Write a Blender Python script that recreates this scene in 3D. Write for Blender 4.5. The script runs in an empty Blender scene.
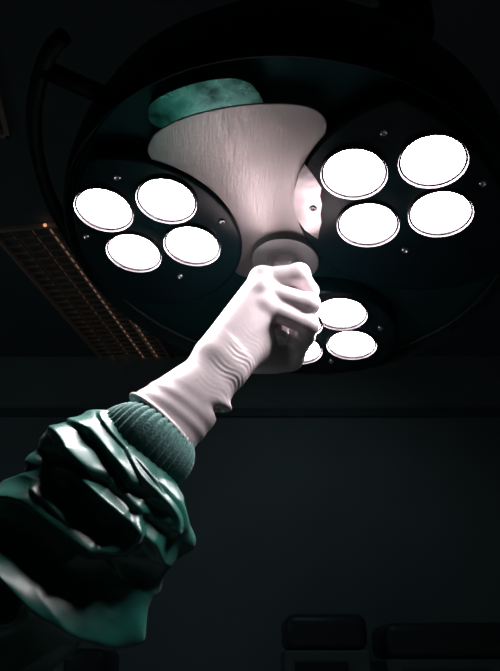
import bpy, bmesh, math, random
import numpy as np
from mathutils import Vector, Matrix, noise
random.seed(4)
C = bpy.context.scene.collection
SC = bpy.context.scene

# ------------------------------------------------------------ camera, world, exposure
PITCH = 25.0
F = 700.0
CAMH = 1.45
cam_d = bpy.data.cameras.new('camera')
cam_d.sensor_fit = 'VERTICAL'
cam_d.sensor_height = 24.0
cam_d.lens = F / 671.0 * 24.0
cam_d.clip_start = 0.02
cam = bpy.data.objects.new('camera', cam_d)
C.objects.link(cam)
CM = Matrix.Translation((0, 0, CAMH)) @ Matrix.Rotation(math.radians(90 + PITCH), 4, 'X')
cam.matrix_world = CM
SC.camera = cam

w = bpy.data.worlds.new('world')
SC.world = w
w.use_nodes = True
w.node_tree.nodes['Background'].inputs[0].default_value = (0.35, 0.75, 0.85, 1)
w.node_tree.nodes['Background'].inputs[1].default_value = 0.004

SC.view_settings.view_transform = 'Standard'
SC.view_settings.look = 'None'
SC.view_settings.gamma = 1
SC.view_settings.exposure = 0.0

LED_POWER = 76.0

# unseen fill light added left of the frame to lift far wall and ceiling
ld = bpy.data.lights.new('added_wall_fill', 'AREA')
ld.shape = 'RECTANGLE'; ld.size = 1.2; ld.size_y = 0.3
ld.energy = 0.6
ld.color = (0.62, 0.92, 1.0)
lo_ = bpy.data.objects.new('added_wall_fill', ld)
C.objects.link(lo_)
lo_.location = (-2.2, 2.3, 2.3)
lo_.rotation_euler = (Vector((0.3, 4.3, 1.3)) - lo_.location).to_track_quat('-Z', 'Y').to_euler()

# spot added out of sight behind the surgical lamp to brighten the far wall
sl = bpy.data.lights.new('added_wall_spot', 'SPOT')
sl.energy = 2.7; sl.spot_size = math.radians(95); sl.spot_blend = 1.0; sl.shadow_soft_size = 0.04
sl.color = (0.66, 0.93, 1.0)
so_ = bpy.data.objects.new('added_wall_spot', sl)
C.objects.link(so_)
so_.location = (0.15, 2.6, 3.15)
so_.rotation_euler = (Vector((0.3, 4.3, 1.7)) - so_.location).to_track_quat('-Z', 'Y').to_euler()

# ------------------------------------------------------------ helpers
def col(h):
    return tuple(c for c in h) + (1,)

def mat(name, color, rough=0.5, metal=0.0, spec=0.5, emit=None, es=0, sss=0, coat=0, sheen=0,
        nscale=None, namt=0.0, bump=0.0, bscale=60, stretch=(1, 1, 1), rvar=0.0):
    m = bpy.data.materials.new(name)
    m.use_nodes = True
    nt = m.node_tree
    b = nt.nodes['Principled BSDF']
    b.inputs['Base Color'].default_value = col(color)
    b.inputs['Roughness'].default_value = rough
    b.inputs['Metallic'].default_value = metal
    b.inputs['Specular IOR Level'].default_value = spec
    b.inputs['Coat Weight'].default_value = coat
    b.inputs['Sheen Weight'].default_value = sheen
    if sss:
        b.inputs['Subsurface Weight'].default_value = sss
        b.inputs['Subsurface Scale'].default_value = 0.004
    if emit:
        b.inputs['Emission Color'].default_value = col(emit)
        b.inputs['Emission Strength'].default_value = es
    tc = nt.nodes.new('ShaderNodeTexCoord')
    mp = nt.nodes.new('ShaderNodeMapping')
    mp.inputs['Scale'].default_value = stretch
    nt.links.new(tc.outputs['Object'], mp.inputs[0])
    n = nt.nodes.new('ShaderNodeTexNoise')
    n.inputs['Scale'].default_value = nscale or 20
    n.inputs['Detail'].default_value = 6
    nt.links.new(mp.outputs[0], n.inputs['Vector'])
    if namt:
        r = nt.nodes.new('ShaderNodeValToRGB')
        r.color_ramp.elements[0].color = col([max(0, c * (1 - namt)) for c in color])
        r.color_ramp.elements[1].color = col([min(1, c * (1 + namt)) for c in color])
        r.color_ramp.elements[0].position = 0.3
        r.color_ramp.elements[1].position = 0.7
        nt.links.new(n.outputs['Fac'], r.inputs[0])
        nt.links.new(r.outputs[0], b.inputs['Base Color'])
    if rvar:
        mr = nt.nodes.new('ShaderNodeMapRange')
        mr.inputs['From Min'].default_value = 0.3
        mr.inputs['From Max'].default_value = 0.7
        mr.inputs['To Min'].default_value = max(0.02, rough - rvar)
        mr.inputs['To Max'].default_value = rough + rvar
        nt.links.new(n.outputs['Fac'], mr.inputs[0])
        nt.links.new(mr.outputs[0], b.inputs['Roughness'])
    if bump:
        n2 = nt.nodes.new('ShaderNodeTexNoise')
        n2.inputs['Scale'].default_value = bscale
        n2.inputs['Detail'].default_value = 4
        nt.links.new(mp.outputs[0], n2.inputs['Vector'])
        bp = nt.nodes.new('ShaderNodeBump')
        bp.inputs['Strength'].default_value = bump
        bp.inputs['Distance'].default_value = 0.002
        nt.links.new(n2.outputs['Fac'], bp.inputs['Height'])
        nt.links.new(bp.outputs[0], b.inputs['Normal'])
    return m

M = dict(
    wall=mat('wall_paint', (0.30, 0.36, 0.37), 0.7, namt=0.06, nscale=3),
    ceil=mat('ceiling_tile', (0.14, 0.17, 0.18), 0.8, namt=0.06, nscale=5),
    floor=mat('floor_vinyl', (0.30, 0.34, 0.34), 0.4, namt=0.08, nscale=8),
    black=mat('black_lacquer', (0.003, 0.004, 0.004), 0.45, spec=0.25, bump=0.05),
    cover=mat('dark_glass_cover', (0.003, 0.016, 0.020), 0.30, spec=0.3, nscale=9, rvar=0.06),
    base=mat('dark_base', (0.010, 0.055, 0.058), 0.35, metal=0.6, spec=0.3),
    rim=mat('rim_lacquer', (0.004, 0.012, 0.013), 0.42, spec=0.2),
    letter=mat('rim_lettering', (0.001, 0.001, 0.001), 0.9, spec=0.02),
    steel=mat('brushed_steel', (0.55, 0.51, 0.495), 0.36, metal=1.0, nscale=30, stretch=(14, 1, 1), rvar=0.08, bump=0.12, bscale=50),
    pale=mat('glove_reflection_metal', (0.62, 0.56, 0.56), 0.22, metal=1.0, nscale=20, bump=0.25, bscale=40),  # pale tone of the glove mirrored in the pod cover
    teal=mat('gown_reflection_metal', (0.11, 0.28, 0.24), 0.24, metal=1.0, nscale=30, namt=0.75, rvar=0.1, bump=0.4, bscale=30),  # green of the mirrored gown put into the base colour
    chrome=mat('chrome', (0.85, 0.80, 0.82), 0.12, metal=1.0),
    hub=mat('grey_hub', (0.34, 0.36, 0.36), 0.42, metal=0.85),
    grip=mat('satin_grip', (0.90, 0.84, 0.86), 0.22, metal=0.6),
    ring=mat('satin_ring', (0.10, 0.085, 0.095), 0.3, metal=0.6)
    ,trim=mat('trim_metal', (0.06, 0.08, 0.085), 0.3, spec=0.6),
    led=mat('lit_lens', (0.9, 0.88, 0.9), 0.3, emit=(1.0, 0.93, 0.96), es=LED_POWER),
    glove=mat('latex_glove', (0.52, 0.455, 0.47), 0.42, spec=0.4, sss=0.05, nscale=25, bump=0.05, bscale=400),
    skin=mat('skin', (0.6, 0.4, 0.32), 0.5),
    cuff=mat('knit_cuff', (0.045, 0.15, 0.135), 0.75, spec=0.3, sheen=0.2, nscale=300, namt=0.3, bump=0.5, bscale=500),
    gown=mat('satin_gown', (0.006, 0.105, 0.080), 0.36, spec=0.7, sheen=0.05, nscale=20, namt=0.1, bump=0.10, bscale=90),
    frame=mat('troffer_frame', (0.62, 0.45, 0.36), 0.5),
    louvre=mat('aluminium_louvre', (0.55, 0.42, 0.35), 0.35, metal=0.4),
    tube=mat('added_glow_tube', (0.6, 0.5, 0.45), 0.5, emit=(1.0, 0.62, 0.45), es=0.15),  # faint glow added so the unlit fixture's louvre shows
    orange=mat('orange_indicator', (0.8, 0.3, 0.15), 0.5, emit=(1.0, 0.42, 0.25), es=0.9),
    equip=mat('equipment_case', (0.20, 0.24, 0.25), 0.5, namt=0.05),
    equipd=mat('equipment_dark', (0.07, 0.085, 0.09), 0.4),
    screen=mat('screen_glass', (0.05, 0.07, 0.075), 0.15),
)

def link(name, me, m, parent=None, smooth=False, mw=None):
    o = bpy.data.objects.new(name, me)
    C.objects.link(o)
    if m is not None:
        me.materials.append(m)
    if smooth:
        me.polygons.foreach_set('use_smooth', [True] * len(me.polygons))
    if parent:
        o.parent = parent
    if mw is not None:
        o.matrix_world = mw
    return o

def from_bm(name, bm, m, parent=None, smooth=False, loc=None):
    bmesh.ops.recalc_face_normals(bm, faces=bm.faces)
    me = bpy.data.meshes.new(name)
    bm.to_mesh(me)
    bm.free()
    o = link(name, me, m, parent, smooth)
    if loc is not None:
        o.location = loc
    return o

def edge_split(o, ang=40):
    o.data.polygons.foreach_set('use_smooth', [True] * len(o.data.polygons))
    md = o.modifiers.new('split', 'EDGE_SPLIT')
    md.split_angle = math.radians(ang)

def box_bm(sx, sy, sz, c=(0, 0, 0), bevel=0.0, bm=None):
    new = bmesh.new()
    bmesh.ops.create_cube(new, size=1)
    for v in new.verts:
        v.co = Vector((v.co.x * sx + c[0], v.co.y * sy + c[1], v.co.z * sz + c[2]))
    if bevel:
        bmesh.ops.bevel(new, geom=list(new.edges), offset=bevel, segments=3, profile=0.5, affect='EDGES')
    if bm is None:
        return new
    me = bpy.data.meshes.new('tmp'); new.to_mesh(me); new.free(); bm.from_mesh(me); bpy.data.meshes.remove(me)
    return bm

def lathe_bm(prof, n=96, bm=None, c=(0, 0), close=False):
    bm = bm or bmesh.new()
    rings = []
    for r, z in prof:
        if r < 1e-6:
            rings.append([bm.verts.new((c[0], c[1], z))])
        else:
            rings.append([bm.verts.new((c[0] + r * math.cos(2 * math.pi * k / n), c[1] + r * math.sin(2 * math.pi * k / n), z)) for k in range(n)])
    if close:
        rings.append(rings[0])
    for a, b in zip(rings, rings[1:]):
        for k in range(n):
            k2 = (k + 1) % n
            vs = [a[k % len(a)], a[k2 % len(a)], b[k2 % len(b)], b[k % len(b)]]
            u = []
            for v in vs:
                if v not in u:
                    u.append(v)
            if len(u) > 2:
                try:
                    bm.faces.new(u)
                except ValueError:
                    pass
    return bm

def prism_bm(pts, z0, z1, bev=0.0, bm=None):
    """closed outline pts extruded from z0 (away) to z1 (the side seen), edge inset at z1"""
    bm = bm or bmesh.new()
    pts = [Vector(p) for p in pts]
    n = len(pts)
    cx = sum((p for p in pts), Vector((0, 0))) / n
    def inset(d):
        out = []
        for i, p in enumerate(pts):
            t = (pts[(i + 1) % n] - pts[i - 1]).normalized()
            nn = Vector((-t.y, t.x))
            out.append(p + nn * d)
        return out
    area = sum(pts[i].x * pts[(i + 1) % n].y - pts[(i + 1) % n].x * pts[i].y for i in range(n))
    sg = 1 if area > 0 else -1
    zs = -1 if z1 < z0 else 1
    layers = [(pts, z0)]
    if bev:
        layers += [(pts, z1 - zs * bev), (inset(sg * bev * 0.4), z1 - zs * bev * 0.3), (inset(sg * bev), z1)]
    else:
        layers += [(pts, z1)]
    R = [[bm.verts.new((p[0], p[1], z)) for p in L] for L, z in layers]
    for a, b in zip(R, R[1:]):
        for i in range(n):
            j = (i + 1) % n
            bm.faces.new([a[i], a[j], b[j], b[i]])
    bm.faces.new(R[-1])
    bm.faces.new(R[0][::-1])
    return bm

def catmull(P, t):
    P = np.asarray(P, float)
    n = len(P) - 1
    i = min(int(t), n - 1)
    f = t - i
    p0 = P[max(i - 1, 0)]; p1 = P[i]; p2 = P[i + 1]; p3 = P[min(i + 2, n)]
    return 0.5 * ((2 * p1) + (-p0 + p2) * f + (2 * p0 - 5 * p1 + 4 * p2 - p3) * f * f + (-p0 + 3 * p1 - 3 * p2 + p3) * f ** 3)

def smooth_closed(pts, k=6):
    P = [np.array(p, float) for p in pts]
    n = len(P)
    out = []
    for i in range(n):
        p0, p1, p2, p3 = P[i - 1], P[i], P[(i + 1) % n], P[(i + 2) % n]
        for j in range(k):
            f = j / k
            out.append(tuple(0.5 * ((2 * p1) + (-p0 + p2) * f + (2 * p0 - 5 * p1 + 4 * p2 - p3) * f * f + (-p0 + 3 * p1 - 3 * p2 + p3) * f ** 3)))
    return out

def tube_bm(path, r, n=16, bm=None, cap=True):
    bm = bm or bmesh.new()
    path = [Vector(p) for p in path]
    rad = r if isinstance(r, (list, tuple)) else [r] * len(path)
    up = Vector((0.13, 0.2, 1)).normalized()
    rings = []
    for i, p in enumerate(path):
        t = (path[min(i + 1, len(path) - 1)] - path[max(i - 1, 0)]).normalized()
        a = t.cross(up)
        if a.length < 0.05:
            a = t.cross(Vector((1, 0, 0)))
        a.normalize()
        b = t.cross(a)
        rings.append([bm.verts.new(p + (a * math.cos(2 * math.pi * k / n) + b * math.sin(2 * math.pi * k / n)) * rad[i]) for k in range(n)])
    for A, B in zip(rings, rings[1:]):
        for k in range(n):
            bm.faces.new([A[k], A[(k + 1) % n], B[(k + 1) % n], B[k]])
    if cap:
        bm.faces.new(rings[0][::-1]); bm.faces.new(rings[-1])
    return bm

def empty(name, mw):
    o = bpy.data.objects.new(name, None)
    o.empty_display_size = 0.05
    C.objects.link(o)
    o.matrix_world = mw
    return o

def tag(o, label, cat, group=None):
    o['label'] = label
    o['category'] = cat
    if group:
        o['group'] = group
    return o

def struct(o):
    o['kind'] = 'structure'
    return o

def camp(px, py, d):
    """point in the camera's axes: d metres in front, seen at that pixel"""
    return np.array([(px - 250) / F * d, -(py - 335.5) / F * d, -d])

def W(px, py, d):
    return CM @ Vector(camp(px, py, d))

# ------------------------------------------------------------ room shell
RX0, RX1, RY0, RY1, RH = -3.2, 3.2, -3.0, 4.3, 3.3
def slab(name, sx, sy, sz, c, m):
    return struct(from_bm(name, box_bm(sx, sy, sz), M[m], loc=c))
slab('floor', RX1 - RX0 + .2, RY1 - RY0 + .2, 0.1, ((RX0 + RX1) / 2, (RY0 + RY1) / 2, -0.05), 'floor')
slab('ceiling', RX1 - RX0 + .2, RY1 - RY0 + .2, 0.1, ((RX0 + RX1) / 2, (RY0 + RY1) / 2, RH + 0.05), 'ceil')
slab('wall_back', RX1 - RX0 + .2, 0.1, RH, ((RX0 + RX1) / 2, RY1 + 0.05, RH / 2), 'wall')
slab('wall_front', RX1 - RX0 + .2, 0.1, RH, ((RX0 + RX1) / 2, RY0 - 0.05, RH / 2), 'wall')
slab('wall_left', 0.1, RY1 - RY0, RH, (RX0 - 0.05, (RY0 + RY1) / 2, RH / 2), 'wall')
slab('wall_right', 0.1, RY1 - RY0, RH, (RX1 + 0.05, (RY0 + RY1) / 2, RH / 2), 'wall')
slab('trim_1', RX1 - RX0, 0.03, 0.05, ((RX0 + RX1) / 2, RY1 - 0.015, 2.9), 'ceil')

# ------------------------------------------------------------ surgical lamp
NV = np.array([0.18, 1.42, -1.0]); NV /= np.linalg.norm(NV)
EX = np.cross(NV, [0, 0, 1]); EX /= np.linalg.norm(EX)
EX = -EX if EX[0] < 0 else EX
EY = np.cross(NV, EX)
EY = -EY if EY[2] > 0 else EY
CT = np.array([0.04315276, 0.09662266, -0.8433884])
LM = Matrix(((EX[0], EY[0], NV[0], CT[0]), (EX[1], EY[1], NV[1], CT[1]), (EX[2], EY[2], NV[2], CT[2]), (0, 0, 0, 1)))
LW = CM @ LM

def L2(px, py, h=0.0):
    """where a sight line meets the lamp's underside plane (local z = h)"""
    d = np.array([px - 250, -(py - 335.5), -F])
    P = d * (((CT + NV * h) @ NV) / (d @ NV)) - CT
    return (float(P @ EX), float(P @ EY))

lamp = empty('surgical_lamp', LW)
tag(lamp, 'large round black surgical ceiling lamp with lit white lenses and a steel centre plate', 'lamp')

prof = [(0.0, 0.024), (0.2615, 0.024), (0.2620, 0.018), (0.2645, 0.0005), (0.2652, -0.0010), (0.2664, -0.0012), (0.2680, 0.001), (0.270, 0.012), (0.272, 0.022),
        (0.272, 0.060), (0.264, 0.100), (0.240, 0.150), (0.19, 0.18), (0.10, 0.19), (0.0, 0.192)]
hs = from_bm('housing', lathe_bm(prof, 160), M['rim'], lamp)
edge_split(hs, 35)
tr = from_bm('inner_trim', lathe_bm([(0.2600, 0.019), (0.2606, 0.0165), (0.2618, 0.0165), (0.2622, 0.019)], 160, close=True), M['trim'], lamp, True)
bp = from_bm('base_plate', lathe_bm([(0, 0.023), (0.2600, 0.023), (0.2600, 0.0195), (0.258, 0.018), (0, 0.018)], 160), M['base'], lamp)

# brushed steel plate between the pods
sp = [(150, 140), (158, 130), (180, 118), (215, 108), (250, 103), (290, 102.5), (315, 108), (327, 121), (325, 136), (318, 150), (310, 170), (306, 195), (304, 215),
      (314, 240), (318, 262), (300, 276), (262, 278), (236, 272), (233, 250), (233, 232), (225, 212), (205, 195), (180, 180), (160, 168), (148, 152)]
from_bm('steel_plate', prism_bm(smooth_closed([L2(*q) for q in sp]), 0.019, -0.002, 0.0012), M['steel'], lamp)
gp = [(152, 124), (148, 108), (163, 95), (195, 83), (228, 78), (248, 82), (258, 92), (264, 104), (262, 112), (235, 116), (200, 124), (175, 132)]  # outline of the gown's reflection, built as a tinted plate
from_bm('gown_reflection', prism_bm(smooth_closed([L2(*q, h=-0.001) for q in gp], 4), 0.019, -0.001, 0.0005), M['teal'], lamp)['label'] = 'strip tinted teal as a reflection of the gown'

def pod_outline(c, r):
    out = []
    for k in range(140):
        a = 2 * math.pi * k / 140
        p = np.array([c[0] + r * math.cos(a), c[1] + r * math.sin(a)])
        d = np.linalg.norm(p)
        if d > 0.254:
            p = p * 0.254 / d
        out.append((float(p[0]), float(p[1])))
    q = [out[0]]
    for p in out[1:]:
        if math.dist(p, q[-1]) > 0.0018:
            q.append(p)
    return q

PZ = -0.0075
def led(parent, lx, ly, tilt_to=(0, 0), r=0.0345):
    b = lathe_bm([(r - 0.0050, PZ + 0.001), (r - 0.0048, PZ - 0.0012), (r - 0.0034, PZ - 0.0036), (r - 0.0028, PZ - 0.0036), (r - 0.0022, PZ - 0.0022), (r - 0.0006, PZ - 0.0058),
                  (r + 0.0001, PZ - 0.0056), (r + 0.0004, PZ + 0.001), (r + 0.0004, 0.005), (0, 0.005)], 64)
    rg = from_bm('lens_ring', b, M['ring'], parent)
    edge_split(rg, 50)
    rg.location = (lx, ly, 0)
    l = from_bm('lens', lathe_bm([(0, PZ - 0.0016), (r - 0.012, PZ - 0.0016), (r - 0.0048, PZ - 0.0016), (r - 0.0048, PZ + 0.0005)], 64), M['led'], parent, True)
    l.location = (lx, ly, 0)
    l['label'] = 'glowing white lens'

def screw(parent, px, py):
    x, y = L2(px, py, PZ)
    b = lathe_bm([(0.0045, PZ + 0.0008), (0.0042, PZ - 0.0008), (0.0032, PZ - 0.0022), (0.0022, PZ - 0.0024), (0.0020, PZ - 0.0006), (0, PZ - 0.0006)], 24)
    s = from_bm('screw', b, M['chrome'], parent, True)
    s.location = (x, y, 0)

pods = [
    ((-0.179, -0.001), 0.126, [(104, 210), (166.5, 201), (134, 253), (192, 246)], [(117, 177), (86, 236), (180, 276), (222, 221)]),
    ((0.141, -0.113), 0.143, [(354, 174), (433, 161.5), (368, 225), (440.5, 214)], [(384, 132), (483, 183), (405, 250), (313, 208)]),
    ((0.071, 0.149), 0.099, [(341, 314), (351.5, 345), (298, 350)], [(380, 328), (331, 361)]),
]
for i, (c, r, leds, scr) in enumerate(pods):
    p = from_bm('lamp_pod', prism_bm(pod_outline(c, r), 0.019, PZ, 0.004), M['cover'], lamp)
    edge_split(p, 50)
    for q in leds:
        x, y = L2(*q, h=PZ - 0.004)
        led(p, x, y)
    if i == 2:
        led(p, 0.030, 0.118)
    for q in scr:
        screw(p, *q)
    if i == 1:
        cp = [(305, 164), (299, 174), (294.5, 190), (293.5, 204), (297, 219), (305, 230), (318, 239), (319.5, 229), (321.5, 222), (320.5, 214), (322, 204), (320, 196), (321.5, 188), (316, 179), (309, 169)]  # outline of the glove's reflection, built as a thin pale plate
        from_bm('glove_reflection', prism_bm([L2(*q, h=PZ) for q in cp], PZ + 0.001, PZ - 0.0005), M['pale'], p)['label'] = 'pale crescent shaped as a reflection of the glove'

hu = from_bm('hub', lathe_bm([(0.041, 0.018), (0.041, -0.008), (0.0395, -0.0105), (0.0375, -0.0108), (0.024, -0.0108), (0.023, -0.0085), (0.0, -0.0085)], 96), M['hub'], lamp)
edge_split(hu, 25)
hb = lathe_bm([(0.0150, -0.004), (0.0150, -0.0105), (0.0140, -0.012), (0.0140, -0.024), (0.0120, -0.032), (0.0115, -0.110), (0.0135, -0.120), (0.010, -0.126), (0, -0.127)], 48)
gh = from_bm('grip_handle', hb, M['grip'], lamp); edge_split(gh, 30); gh['label'] = 'polished steel grip handle'

# side rail with its brackets
rail_px = [(64, 36), (52, 48), (43, 68), (36, 95), (34, 125), (37, 155), (46, 188), (60, 218), (85, 262)]
RZ = 0.035
rp = [L2(*q, h=RZ) + (RZ,) for q in rail_px]
path = [tuple(catmull(rp, k / 6)) for k in range(6 * (len(rp) - 1) + 1)]
from_bm('side_rail', tube_bm(path, 0.0085, 16), M['black'], lamp, True)
for q0, q1 in (((42, 68), (125, 112)),):
    a = L2(*q0, h=RZ) + (RZ,); b = L2(*q1, h=RZ) + (RZ + 0.01,)
    from_bm('rail_bracket', tube_bm([a, tuple(catmull([a, b], .5)), b], 0.010, 16), M['black'], lamp, True)
# yoke and suspension arm up to the ceiling
from_bm('yoke', tube_bm([(0.0, 0.0, 0.14), (0.0, -0.02, 0.22), (0.05, -0.05, 0.30), (0.10, -0.07, 0.36)], [0.07, 0.06, 0.05, 0.045], 24), M['black'], lamp, True)
p0 = LW @ Vector((0.10, -0.07, 0.36))
inv = LW.inverted()
p1 = Vector((p0.x + 0.12, p0.y + 0.25, 2.55)); p2 = Vector((p1.x, p1.y, RH - 0.002))
from_bm('suspension_arm', tube_bm([inv @ p0, inv @ ((p0 + p1) / 2), inv @ p1, inv @ p2], [0.045, 0.045, 0.05, 0.05], 24), M['black'], lamp, True)

# lettering on the rim, lower right
a0 = L2(452, 326, 0.009); a1 = L2(496, 292, 0.009)
ang0 = math.atan2(a0[1], a0[0]); ang1 = math.atan2(a1[1], a1[0])
word = 'NAVAUN'
dg = bpy.context.evaluated_depsgraph_get()
lb = bmesh.new()
for i, ch in enumerate(word):
    cu = bpy.data.curves.new('glyph', 'FONT')
    cu.body = ch; cu.size = 0.015; cu.extrude = 0.0004; cu.align_x = 'CENTER'; cu.align_y = 'CENTER'
    to = bpy.data.objects.new('glyph', cu)
    C.objects.link(to)
    bpy.context.view_layer.update()
    me = bpy.data.meshes.new_from_object(to.evaluated_get(bpy.context.evaluated_depsgraph_get()))
    a = ang0 + (ang1 - ang0) * i / (len(word) - 1)
    rr = 0.2632
    u = Vector((math.sin(a), -math.cos(a), 0))
    v = Vector((0, 0, 1))
    nn = u.cross(v)
    mx = Matrix(((u.x, v.x, nn.x, rr * math.cos(a)), (u.y, v.y, nn.y, rr * math.sin(a)), (u.z, v.z, nn.z, 0.009), (0, 0, 0, 1)))
    me.transform(mx)
    lb.from_mesh(me)
    bpy.data.objects.remove(to)
from_bm('lettering', lb, M['letter'], lamp)

# ------------------------------------------------------------ implicit surface mesher
def surface_net(fn, lo, hi, h):
    lo = np.array(lo); hi = np.array(hi)
    n = np.ceil((hi - lo) / h).astype(int) + 1
    xs = [lo[i] + h * np.arange(n[i]) for i in range(3)]
    Fv = np.empty(tuple(n), np.float32)
    for i in range(0, n[0], 16):
        X, Y, Z = np.meshgrid(xs[0][i:i + 16], xs[1], xs[2], indexing='ij')
        Fv[i:i + 16] = fn(np.stack([X, Y, Z], -1).astype(np.float32))
    s = Fv < 0
    nc = n - 1
    corner = [(a, b, c) for a in (0, 1) for b in (0, 1) for c in (0, 1)]
    cnt = np.zeros(tuple(nc), np.int8)
    for a, b, c in corner:
        cnt += s[a:nc[0] + a, b:nc[1] + b, c:nc[2] + c]
    act = (cnt > 0) & (cnt < 8)
    idx = np.argwhere(act)
    vid = -np.ones(tuple(nc), np.int64)
    vid[act] = np.arange(len(idx))
    acc = np.zeros((len(idx), 3)); num = np.zeros(len(idx))
    for p in corner:
        for ax in range(3):
            if p[ax] == 1:
                continue
            q = list(p); q[ax] = 1
            f0 = Fv[idx[:, 0] + p[0], idx[:, 1] + p[1], idx[:, 2] + p[2]]
            f1 = Fv[idx[:, 0] + q[0], idx[:, 1] + q[1], idx[:, 2] + q[2]]
            m = (f0 < 0) != (f1 < 0)
            t = np.where(m, f0 / np.where(m, f0 - f1, 1), 0)
            pt = np.tile(np.array(p, float), (len(idx), 1))
            pt[:, ax] += t
            acc[m] += pt[m]; num[m] += 1
    V = lo + h * (idx + acc / num[:, None])
    faces = []
    for ax in range(3):
        b, c = (ax + 1) % 3, (ax + 2) % 3
        sl0 = [slice(None)] * 3; sl1 = [slice(None)] * 3
        sl0[ax] = slice(0, n[ax] - 1); sl1[ax] = slice(1, n[ax])
        s0 = s[tuple(sl0)]; s1 = s[tuple(sl1)]
        e = np.argwhere(s0 != s1)
        e = e[(e[:, b] > 0) & (e[:, c] > 0) & (e[:, b] < n[b] - 1) & (e[:, c] < n[c] - 1)]
        ins = s[e[:, 0], e[:, 1], e[:, 2]]
        def g(db, dc):
            k = e.copy(); k[:, b] -= db; k[:, c] -= dc
            return vid[k[:, 0], k[:, 1], k[:, 2]]
        q = np.stack([g(1, 1), g(0, 1), g(0, 0), g(1, 0)], 1)
        q[~ins] = q[~ins][:, ::-1]
        faces.append(q)
    return V, np.concatenate(faces)

def mesh_from(name, V, Fc, m, parent, origin):
    Vw = (np.array(CM.to_3x3()) @ V.T).T + np.array(CM.translation) - np.array(origin)
    me = bpy.data.meshes.new(name)
    me.vertices.add(len(Vw)); me.vertices.foreach_set('co', Vw.ravel())
    me.loops.add(Fc.size); me.loops.foreach_set('vertex_index', Fc.ravel().astype(np.int32))
    me.polygons.add(len(Fc))
    me.polygons.foreach_set('loop_start', np.arange(0, Fc.size, Fc.shape[1], dtype=np.int32))
    me.update(calc_edges=True)
    me.validate()
    return link(name, me, m, parent, True)

def fade(x, a, b):
    t = np.clip((x - a) / (b - a), 0, 1)
    return t * t * (3 - 2 * t)

def cone(P, a, b, ra, rb):
    a = np.asarray(a, np.float32); b = np.asarray(b, np.float32)
    ab = b - a
    t = np.clip(((P - a) @ ab) / (ab @ ab), 0, 1)
    return np.linalg.norm(P - a - t[..., None] * ab, axis=-1) - (ra + (rb - ra) * t)

def smin(a, b, k):
    h = np.clip(0.5 + 0.5 * (b - a) / k, 0, 1)
    return b + (a - b) * h - k * h * (1 - h)

def chain(P, pts, rs, k):
    f = None
    for i in range(len(pts) - 1):
        g = cone(P, pts[i], pts[i + 1], rs[i], rs[i + 1])
        f = g if f is None else smin(f, g, k)
    return f

# ------------------------------------------------------------ person: arm, glove, cuff, gown sleeve
WR = camp(222, 362, 0.735)
BEAD = camp(161, 424, 0.70)
ELB = camp(85, 525, 0.68)
MCP = [camp(263, 279, 0.784), camp(263, 291, 0.771), camp(267, 307, 0.763), camp(275, 326, 0.784)]
FING = [
    # mcp, pip, dip, tip
    [MCP[0], camp(299, 274, 0.777), camp(310, 291, 0.796), camp(290, 299, 0.815)],
    [MCP[1], camp(309, 304, 0.762), camp(309, 315, 0.788), camp(286, 318, 0.806)],
    [MCP[2], camp(308, 325, 0.757), camp(306, 337, 0.782), camp(284, 337, 0.800)],
    [MCP[3], camp(300, 344, 0.785), camp(296, 357, 0.800), camp(278, 355, 0.806)],
]
FR = [[0.0125, 0.0112, 0.0098, 0.0085], [0.0128, 0.0112, 0.0100, 0.0088], [0.0124, 0.0107, 0.0097, 0.0084], [0.0115, 0.0100, 0.0095, 0.0080]]
THUMB = [camp(235, 340, 0.765), camp(250, 302, 0.800), camp(268, 281, 0.815), camp(291, 276, 0.807), camp(302, 281, 0.800)]
AX = (BEAD - WR); AXL = np.linalg.norm(AX); AX /= AXL
SIDE = -np.cross(AX, [0, 0, 1]); SIDE /= np.linalg.norm(SIDE)     # across the arm in the picture
UPV = np.cross(SIDE, AX)

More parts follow.
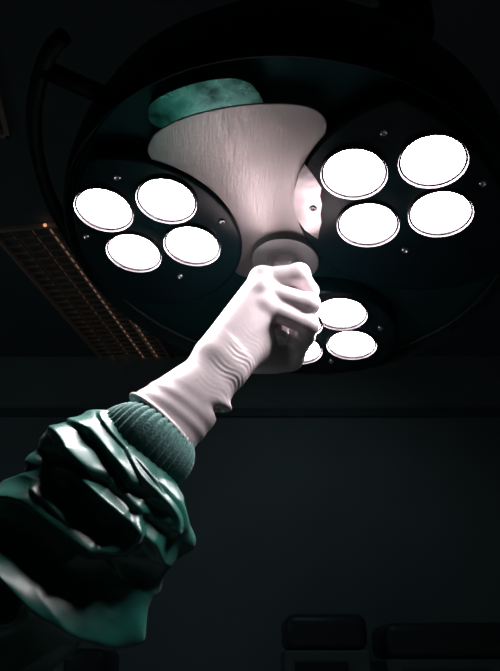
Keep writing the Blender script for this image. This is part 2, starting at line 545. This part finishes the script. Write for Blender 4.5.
def glove_fn(P):
    # metacarpal fan
    f = None
    for i, m in enumerate(MCP):
        s = WR + SIDE * (-0.012 + 0.008 * i)
        g = cone(P, s, m, 0.020, [0.0135, 0.0138, 0.0132, 0.0125][i])
        f = g if f is None else smin(f, g, 0.010)
    # palm bulk
    palm = np.array(camp(258, 320, 0.795))
    f = smin(f, cone(P, WR + np.array([0.0, 0.004, -0.006]), palm, 0.022, 0.018), 0.012)
    f = smin(f, cone(P, camp(238, 350, 0.758), camp(274, 354, 0.800), 0.021, 0.018), 0.012)
    f = smin(f, cone(P, camp(256, 359, 0.798), camp(290, 359, 0.812), 0.017, 0.015), 0.010)   # heel of the hand
    # forearm, elliptical in section
    rel = P - WR
    t = np.clip((rel @ AX) / AXL, -0.1, 1.4)
    shf = np.interp(t, [0, 0.3, 0.6, 1.0], [0.0, 0.004, 0.003, 0.0])
    c1 = np.sqrt((rel @ SIDE - shf) ** 2 + ((rel @ UPV) / 0.86) ** 2)
    rad = np.interp(t, [-0.1, 0.0, 0.25, 0.5, 0.75, 1.0, 1.4], [0.021, 0.0245, 0.0305, 0.0345, 0.038, 0.0408, 0.041])
    # glove pulled into rings at the wrist
    sd = rel @ SIDE; uv = rel @ UPV
    s = rel @ AX
    ringp = s + 0.18 * sd + 0.0025 * np.sin(sd * 150 + uv * 90)
    amp = 0.00055 * np.exp(-((s - 0.000) / 0.030) ** 2) * fade(sd, -0.018, 0.012) * (0.55 + 0.45 * np.sin(s * 260 + uv * 120 + 1.0))
    s0 = 0.043 - 0.26 * sd + 0.002 * np.sin(sd * 90)
    big = 0.0065 * np.exp(-((s - s0) / 0.0050) ** 2) - 0.0100 * np.exp(-((s - s0 - 0.0100) / 0.0048) ** 2)
    bigm = fade(sd, -0.024, 0.006) * fade(uv, -0.03, 0.0)
    small = 0.0004 * np.sin(s * 420 + sd * 60) * np.exp(-((s - 0.075) / 0.02) ** 2)
    arm = np.maximum(c1 - rad - small - big * bigm, np.maximum(-s - 0.012, s - AXL))
    f = smin(f, arm, 0.012)
    f = f - amp * np.sin(ringp * 1150)
    # bead at the open edge
    q = np.sqrt((c1 - 0.0412) ** 2 + (s - AXL) ** 2) - 0.0024
    f = np.minimum(f, q)
    fg = None
    for k in range(4):
        g = chain(P, FING[k], FR[k], 0.004)
        # stretched knuckle
        g = smin(g, np.linalg.norm(P - FING[k][1], axis=-1) - FR[k][1] * 1.06, 0.004)
        fg = g if fg is None else smin(fg, g, 0.0036)
    f = smin(f, fg, 0.006)
    for k in range(4):
        kn = MCP[k] + np.array([-0.002, 0.001, 0.004])
        f = smin(f, np.linalg.norm(P - kn, axis=-1) - FR[k][0] * 1.0, 0.006)
    th = chain(P, THUMB, [0.020, 0.015, 0.0125, 0.0112, 0.0095], 0.006)
    f = smin(f, th, 0.005)
    return f

arm_root = empty('person', Matrix.Translation(W(20, 590, 0.47)))
tag(arm_root, 'person in dark green gown, raised arm with white glove gripping the lamp handle', 'person')
ORG = arm_root.matrix_world.translation

V, Fc = surface_net(glove_fn, (-0.135, -0.135, -0.85), (0.085, 0.095, -0.61), 0.0012)
glove = mesh_from('surgical_glove', V, Fc, M['glove'], arm_root, ORG)
sm = glove.modifiers.new('smooth', 'SMOOTH'); sm.factor = 0.5; sm.iterations = 2
glove['label'] = 'white latex surgical glove, closed fist'

def skin_fn(P):
    f = cone(P, WR + AX * 0.03, BEAD, 0.018, 0.028)
    return smin(f, cone(P, BEAD, ELB, 0.028, 0.030), 0.01)
V, Fc = surface_net(skin_fn, (-0.24, -0.26, -0.80), (0.04, 0.02, -0.50), 0.004)
mesh_from('forearm', V, Fc, M['skin'], arm_root, ORG)

# lofted sleeve pieces: stations are the two outline points in view, plus distance
def loft(name, stations, nu, nv, disp, m, depth_ratio=0.8, close_end=False):
    Ls = [np.array([s[0], s[1], s[4]]) for s in stations]
    Rs = [np.array([s[2], s[3], s[4]]) for s in stations]
    nS = len(stations) - 1
    Cc = []; A = []; B = []
    TL = [np.array([s[5] if len(s) > 5 else 1.0]) for s in stations]
    tilt = np.array([catmull(TL, nS * u / (nu - 1))[0] for u in range(nu)])
    for u in range(nu):
        t = nS * u / (nu - 1)
        l = catmull(Ls, t); r = catmull(Rs, t)
        pl = camp(*l); pr = camp(*r)
        Cc.append((pl + pr) / 2); A.append((pr - pl) / 2)
    Cc = np.array(Cc); A = np.array(A)
    T = np.gradient(Cc, axis=0)
    for i in range(nu):
        b = np.cross(A[i], T[i]); b /= np.linalg.norm(b)
        if b[2] < 0:
            b = -b
        B.append(b * np.linalg.norm(A[i]) * depth_ratio * tilt[i])
    B = np.array(B)
    th = 2 * np.pi * np.arange(nv) / nv
    P = Cc[:, None] + A[:, None] * np.cos(th)[None, :, None] + B[:, None] * np.sin(th)[None, :, None]
    Nn = P - Cc[:, None]
    Nn /= np.linalg.norm(Nn, axis=-1, keepdims=True)
    U = np.repeat((np.arange(nu) / (nu - 1))[:, None], nv, 1)
    TH = np.repeat(th[None], nu, 0)
    P = P + Nn * disp(P, Nn, U, TH)[..., None]
    V = P.reshape(-1, 3)
    i, j = np.meshgrid(np.arange(nu - 1), np.arange(nv), indexing='ij')
    j2 = (j + 1) % nv
    Fc = np.stack([i * nv + j, (i + 1) * nv + j, (i + 1) * nv + j2, i * nv + j2], -1).reshape(-1, 4)
    # orientation outward
    f0 = V[Fc]
    nrm = np.cross(f0[:, 1] - f0[:, 0], f0[:, 2] - f0[:, 0])
    if (nrm * Nn[:-1].reshape(-1, 3)).sum() < 0:
        Fc = Fc[:, ::-1]
    o = mesh_from(name, V, np.ascontiguousarray(Fc), m, arm_root, ORG)
    sd_ = o.modifiers.new('thickness', 'SOLIDIFY'); sd_.thickness = 0.0012; sd_.offset = -1
    return o

def cuff_disp(P, N, U, TH):
    rib = 0.0028 * np.abs(np.sin(TH * 19 + 0.3 * np.sin(U * 5))) ** 0.7 
    return rib - 0.001 + 0.0015 * np.sin(TH * 3 + U * 4)
loft('knit_cuff', [(152, 412, 180, 430, 0.705), (141, 413, 184, 442, 0.702), (124, 407, 191, 456, 0.697), (108, 410, 188, 471, 0.69), (99, 418, 176, 485, 0.687, 0.9), (93, 438, 158, 498, 0.685, 0.7)],
     60, 640, cuff_disp, M['cuff'], 0.85)['label'] = 'ribbed pale green knit cuff'

RIDGES = [
    # polyline of a fold's crest in the picture, height m, width above, width below (px)
    ([(30, 464), (38, 444), (54, 433), (68, 440), (78, 455), (92, 474)], 0.014, 10, 7),
    ([(76, 424), (92, 432), (108, 448), (122, 466), (130, 482)], 0.009, 9, 6),
    ([(104, 418), (112, 432), (128, 450), (148, 472), (160, 490)], 0.005, 5, 4),
    ([(62, 468), (78, 474), (92, 486), (108, 500), (122, 512), (136, 526)], 0.013, 8, 7),
    ([(136, 526), (124, 540), (106, 545), (88, 545), (76, 532), (60, 514), (44, 500)], 0.018, 16, 8),
    ([(-10, 520), (8, 513), (24, 511), (40, 516), (62, 531), (86, 546)], 0.022, 24, 6),
    ([(-20, 568), (2, 572), (16, 580), (30, 594), (54, 608), (84, 618), (118, 614)], 0.035, 30, 7),
    ([(0, 618), (14, 612), (24, 596)], 0.016, 10, 7),
    ([(112, 560), (124, 585), (134, 612)], 0.008, 14, 8),
    ([(156, 480), (170, 492), (182, 510), (188, 530), (188, 545)], 0.005, 6, 6),
    ([(128, 450), (140, 474), (160, 494), (174, 514), (176, 530)], 0.006, 6, 5),
    ([(136, 526), (150, 540), (158, 556)], 0.007, 9, 7),
]
VALLEYS = [
    ([(42, 452), (60, 462), (76, 470), (98, 482), (130, 510), (160, 530)], 0.010, 7),
    ([(90, 440), (110, 462), (134, 492), (160, 512)], 0.008, 7),
    ([(60, 485), (84, 505), (104, 525), (120, 530)], 0.012, 12),
    ([(20, 545), (60, 570), (100, 585)], 0.010, 22),
    ([(0, 598), (10, 598)], 0.012, 10),
]
def seg_dist(px, py, pts, wu=1.0, wd=1.0):
    d = np.full(px.shape, 1e9)
    q = np.full(px.shape, 1e9)
    Pc = [catmull(pts, k / 6) for k in range(6 * (len(pts) - 1) + 1)]
    for a, b in zip(Pc, Pc[1:]):
        ab = b - a; l = ab @ ab + 1e-9
        t = np.clip(((px - a[0]) * ab[0] + (py - a[1]) * ab[1]) / l, 0, 1)
        dx = px - a[0] - t * ab[0]; dy = py - a[1] - t * ab[1]
        h = np.hypot(dx, dy)
        nrm = np.array([ab[1], -ab[0]]); nrm = nrm if nrm[1] < 0 else -nrm
        up = (dx * nrm[0] + dy * nrm[1]) / (h * np.linalg.norm(nrm) + 1e-9)
        wdt = wd + (wu - wd) * fade(up, -0.6, 0.6)
        m = h < d
        d = np.where(m, h, d)
        q = np.where(m, h / wdt, q)
    return q
def sleeve_disp(P, N, U, TH):
    px = 250 - P[..., 0] / P[..., 2] * F
    py = 335.5 + P[..., 1] / P[..., 2] * F
    front = fade(N[..., 2], -0.25, 0.15) * (0.4 + 0.6 * fade(N[..., 2], 0.0, 0.5))
    h = np.zeros(px.shape)
    for pts, a, wu, wd in RIDGES:
        h = np.maximum(h, a * np.exp(-seg_dist(px, py, pts, wu, wd) ** 1.5))
    for pts, a, wd in VALLEYS:
        h = h - 0.9 * a * np.exp(-(seg_dist(px, py, pts) / wd) ** 2)
    back = 0.006 * np.sin(TH * 3 + U * 17) * np.sin(U * 31 + np.sin(TH) * 2)
    fine = np.array([0.003 * noise.noise(Vector((a * 40, b * 40, c * 40))) + 0.0035 * (1 - abs(2 * noise.noise(Vector((a * 18 + 5, b * 26, c * 18))))) ** 2
                     for a, b, c in P.reshape(-1, 3)]).reshape(px.shape) * (0.25 + 0.75 * fade(U, 0.0, 0.12))
    return (h * front + back * (1 - front) * fade(U, 0.0, 0.2) + fine)
loft('gown_sleeve', [(108, 416, 170, 484, 0.690, 0.55), (99, 413, 174, 489, 0.685, 0.66), (76, 421, 186, 506, 0.68, 1.0), (50, 438, 189, 540, 0.675, 1.08), (30, 464, 158, 578, 0.67),
                     (4, 495, 128, 614, 0.66), (-40, 520, 78, 645, 0.65), (-110, 565, 30, 700, 0.63), (-230, 640, -20, 840, 0.59), (-420, 760, -120, 1040, 0.54)],
     300, 340, sleeve_disp, M['gown'], 0.72)['label'] = 'dark green satin gown sleeve in deep folds'

# ------------------------------------------------------------ ceiling fixtures
def ceil_pt(px, py, z=RH):
    d = CM.to_3x3() @ Vector((px - 250, -(py - 335.5), -F))
    return Vector((0, 0, CAMH)) + d * ((z - CAMH) / d.z)
A0 = ceil_pt(-2, 238); A1 = ceil_pt(88, 342); A2 = ceil_pt(58, 218)
dl = (A1 - A0).normalized()
dw = Vector((dl.y, -dl.x, 0))
wid = abs((A2 - A0).dot(dw)) + 0.12
ln = 2.0
rz = math.atan2(dl.y, dl.x)
org = A0 - dl * 0.09 + Vector((0, 0, -0.001))
tf = empty('ceiling_light', Matrix.Translation(org) @ Matrix.Rotation(rz, 4, 'Z'))
tag(tf, 'unlit louvred strip light with a bronze tinted frame on the dark ceiling', 'ceiling light')
ft = 0.018; fh = 0.022
fb = bmesh.new()
for (sx, sy, cx, cy) in ((ln, ft, ln / 2, -ft / 2), (ln, ft, ln / 2, -wid + ft / 2), (ft, wid, ft / 2, -wid / 2), (ft, wid, ln - ft / 2, -wid / 2)):
    box_bm(sx, sy, fh, (cx, cy, -fh / 2), 0.002, fb)
from_bm('frame', fb, M['frame'], tf)
lv = bmesh.new()
nx, ny = 30, 5
for i in range(1, nx):
    box_bm(0.004, wid - 2 * ft, 0.014, (ft + (ln - 2 * ft) * i / nx, -wid / 2, -0.014), 0, lv)
for j in range(1, ny):
    box_bm(ln - 2 * ft, 0.004, 0.014, (ln / 2, -ft - (wid - 2 * ft) * j / ny, -0.014), 0, lv)
from_bm('louvre', lv, M['louvre'], tf)
for j in (0.2, 0.4, 0.6, 0.8):
    tb = from_bm('tube', tube_bm([(0.05, -wid * j, -0.0045), (ln / 2, -wid * j, -0.0045), (ln - 0.05, -wid * j, -0.0045)], 0.0035, 12), M['tube'], tf, True)  # fixture is off; tube glow added to brighten the cells
ip = tf.matrix_world.inverted() @ ceil_pt(45, 225, RH - 0.03)
ib = lathe_bm([(0, -0.008), (0.006, -0.006), (0.009, 0.0), (0.006, 0.006), (0, 0.008)], 16)
ind = from_bm('indicator', ib, M['orange'], tf, True, loc=(ip.x, ip.y, -0.03))
ind['label'] = 'tiny orange indicator lamp'

V0 = ceil_pt(12, 133)
vt = empty('ceiling_vent', Matrix.Translation(V0 + Vector((0, 0, -0.001))) @ Matrix.Rotation(math.radians(8), 4, 'Z'))
tag(vt, 'square ceiling vent with a thin pale edge, cut by the left border', 'vent')
vb = bmesh.new()
for (sx, sy, cx, cy) in ((0.5, 0.02, -0.25, -0.01), (0.5, 0.02, -0.25, -0.49), (0.02, 0.5, -0.01, -0.25), (0.02, 0.5, -0.49, -0.25)):
    box_bm(sx, sy, 0.03, (cx, cy + 0.5 - 0.5, -0.015), 0.002, vb)
from_bm('frame', vb, M['frame'], vt)
sb = bmesh.new()
for i in range(9):
    box_bm(0.46, 0.02, 0.004, (-0.25, -0.045 - i * 0.05, -0.014), 0, sb)
from_bm('grille', sb, M['equipd'], vt)

# ------------------------------------------------------------ equipment along the far wall
def wall_x(px, Y, py=620):
    d = CM.to_3x3() @ Vector((px - 250, -(py - 335.5), -F))
    t = Y / d.y
    return d.x * t, CAMH + d.z * t
def equipment(name, label, cat, x0, x1, ytop, Y, dep, headless=False, head=None, scr=None):
    xa, zt = wall_x(x0, Y, ytop); xb, _ = wall_x(x1, Y, ytop)
    wd = xb - xa
    r = empty(name, Matrix.Translation(((xa + xb) / 2, Y + dep / 2, 0)))
    tag(r, label, cat)
    cap = 0.16
    for sx in (-1, 1):
        for sy in (-1, 1):
            from_bm('caster', tube_bm([(sx * (wd / 2 - 0.06) - 0.015, sy * (dep / 2 - 0.06), 0.035), (sx * (wd / 2 - 0.06), sy * (dep / 2 - 0.06), 0.035), (sx * (wd / 2 - 0.06) + 0.015, sy * (dep / 2 - 0.06), 0.035)], 0.035, 16), M['equipd'], r)
    from_bm('body', box_bm(wd, dep, zt - cap - 0.07, (0, 0, (zt - cap + 0.07) / 2), 0.012), M['equip'], r)
    from_bm('top_unit', box_bm(wd * 0.98, dep * 0.95, cap, (0, 0, zt - cap / 2), 0.045), M['equipd'], r, True)
    for k in range(3):
        from_bm('drawer', box_bm(wd * 0.86, 0.02, 0.16, (0, -dep / 2 - 0.008, 0.25 + k * 0.2), 0.004), M['equip'], r)
    from_bm('screen', box_bm(wd * 0.62, 0.02, 0.22, (-wd * 0.08, -dep / 2 - 0.008, zt - cap - 0.16), 0.006), M['screen'], r)
equipment('anaesthesia_cart', 'tall dim grey medical cart with rounded black top, left of two by far wall', 'medical cart', 284, 368, 613, 3.55, 0.5)
equipment('equipment_cart', 'wide dim medical cart with black top, cut by the right border', 'medical cart', 384, 520, 622, 3.6, 0.5)
equipment('monitor_trolley', 'low dim trolley half hidden just under the green sleeve', 'trolley', 62, 108, 648, 3.5, 0.4)
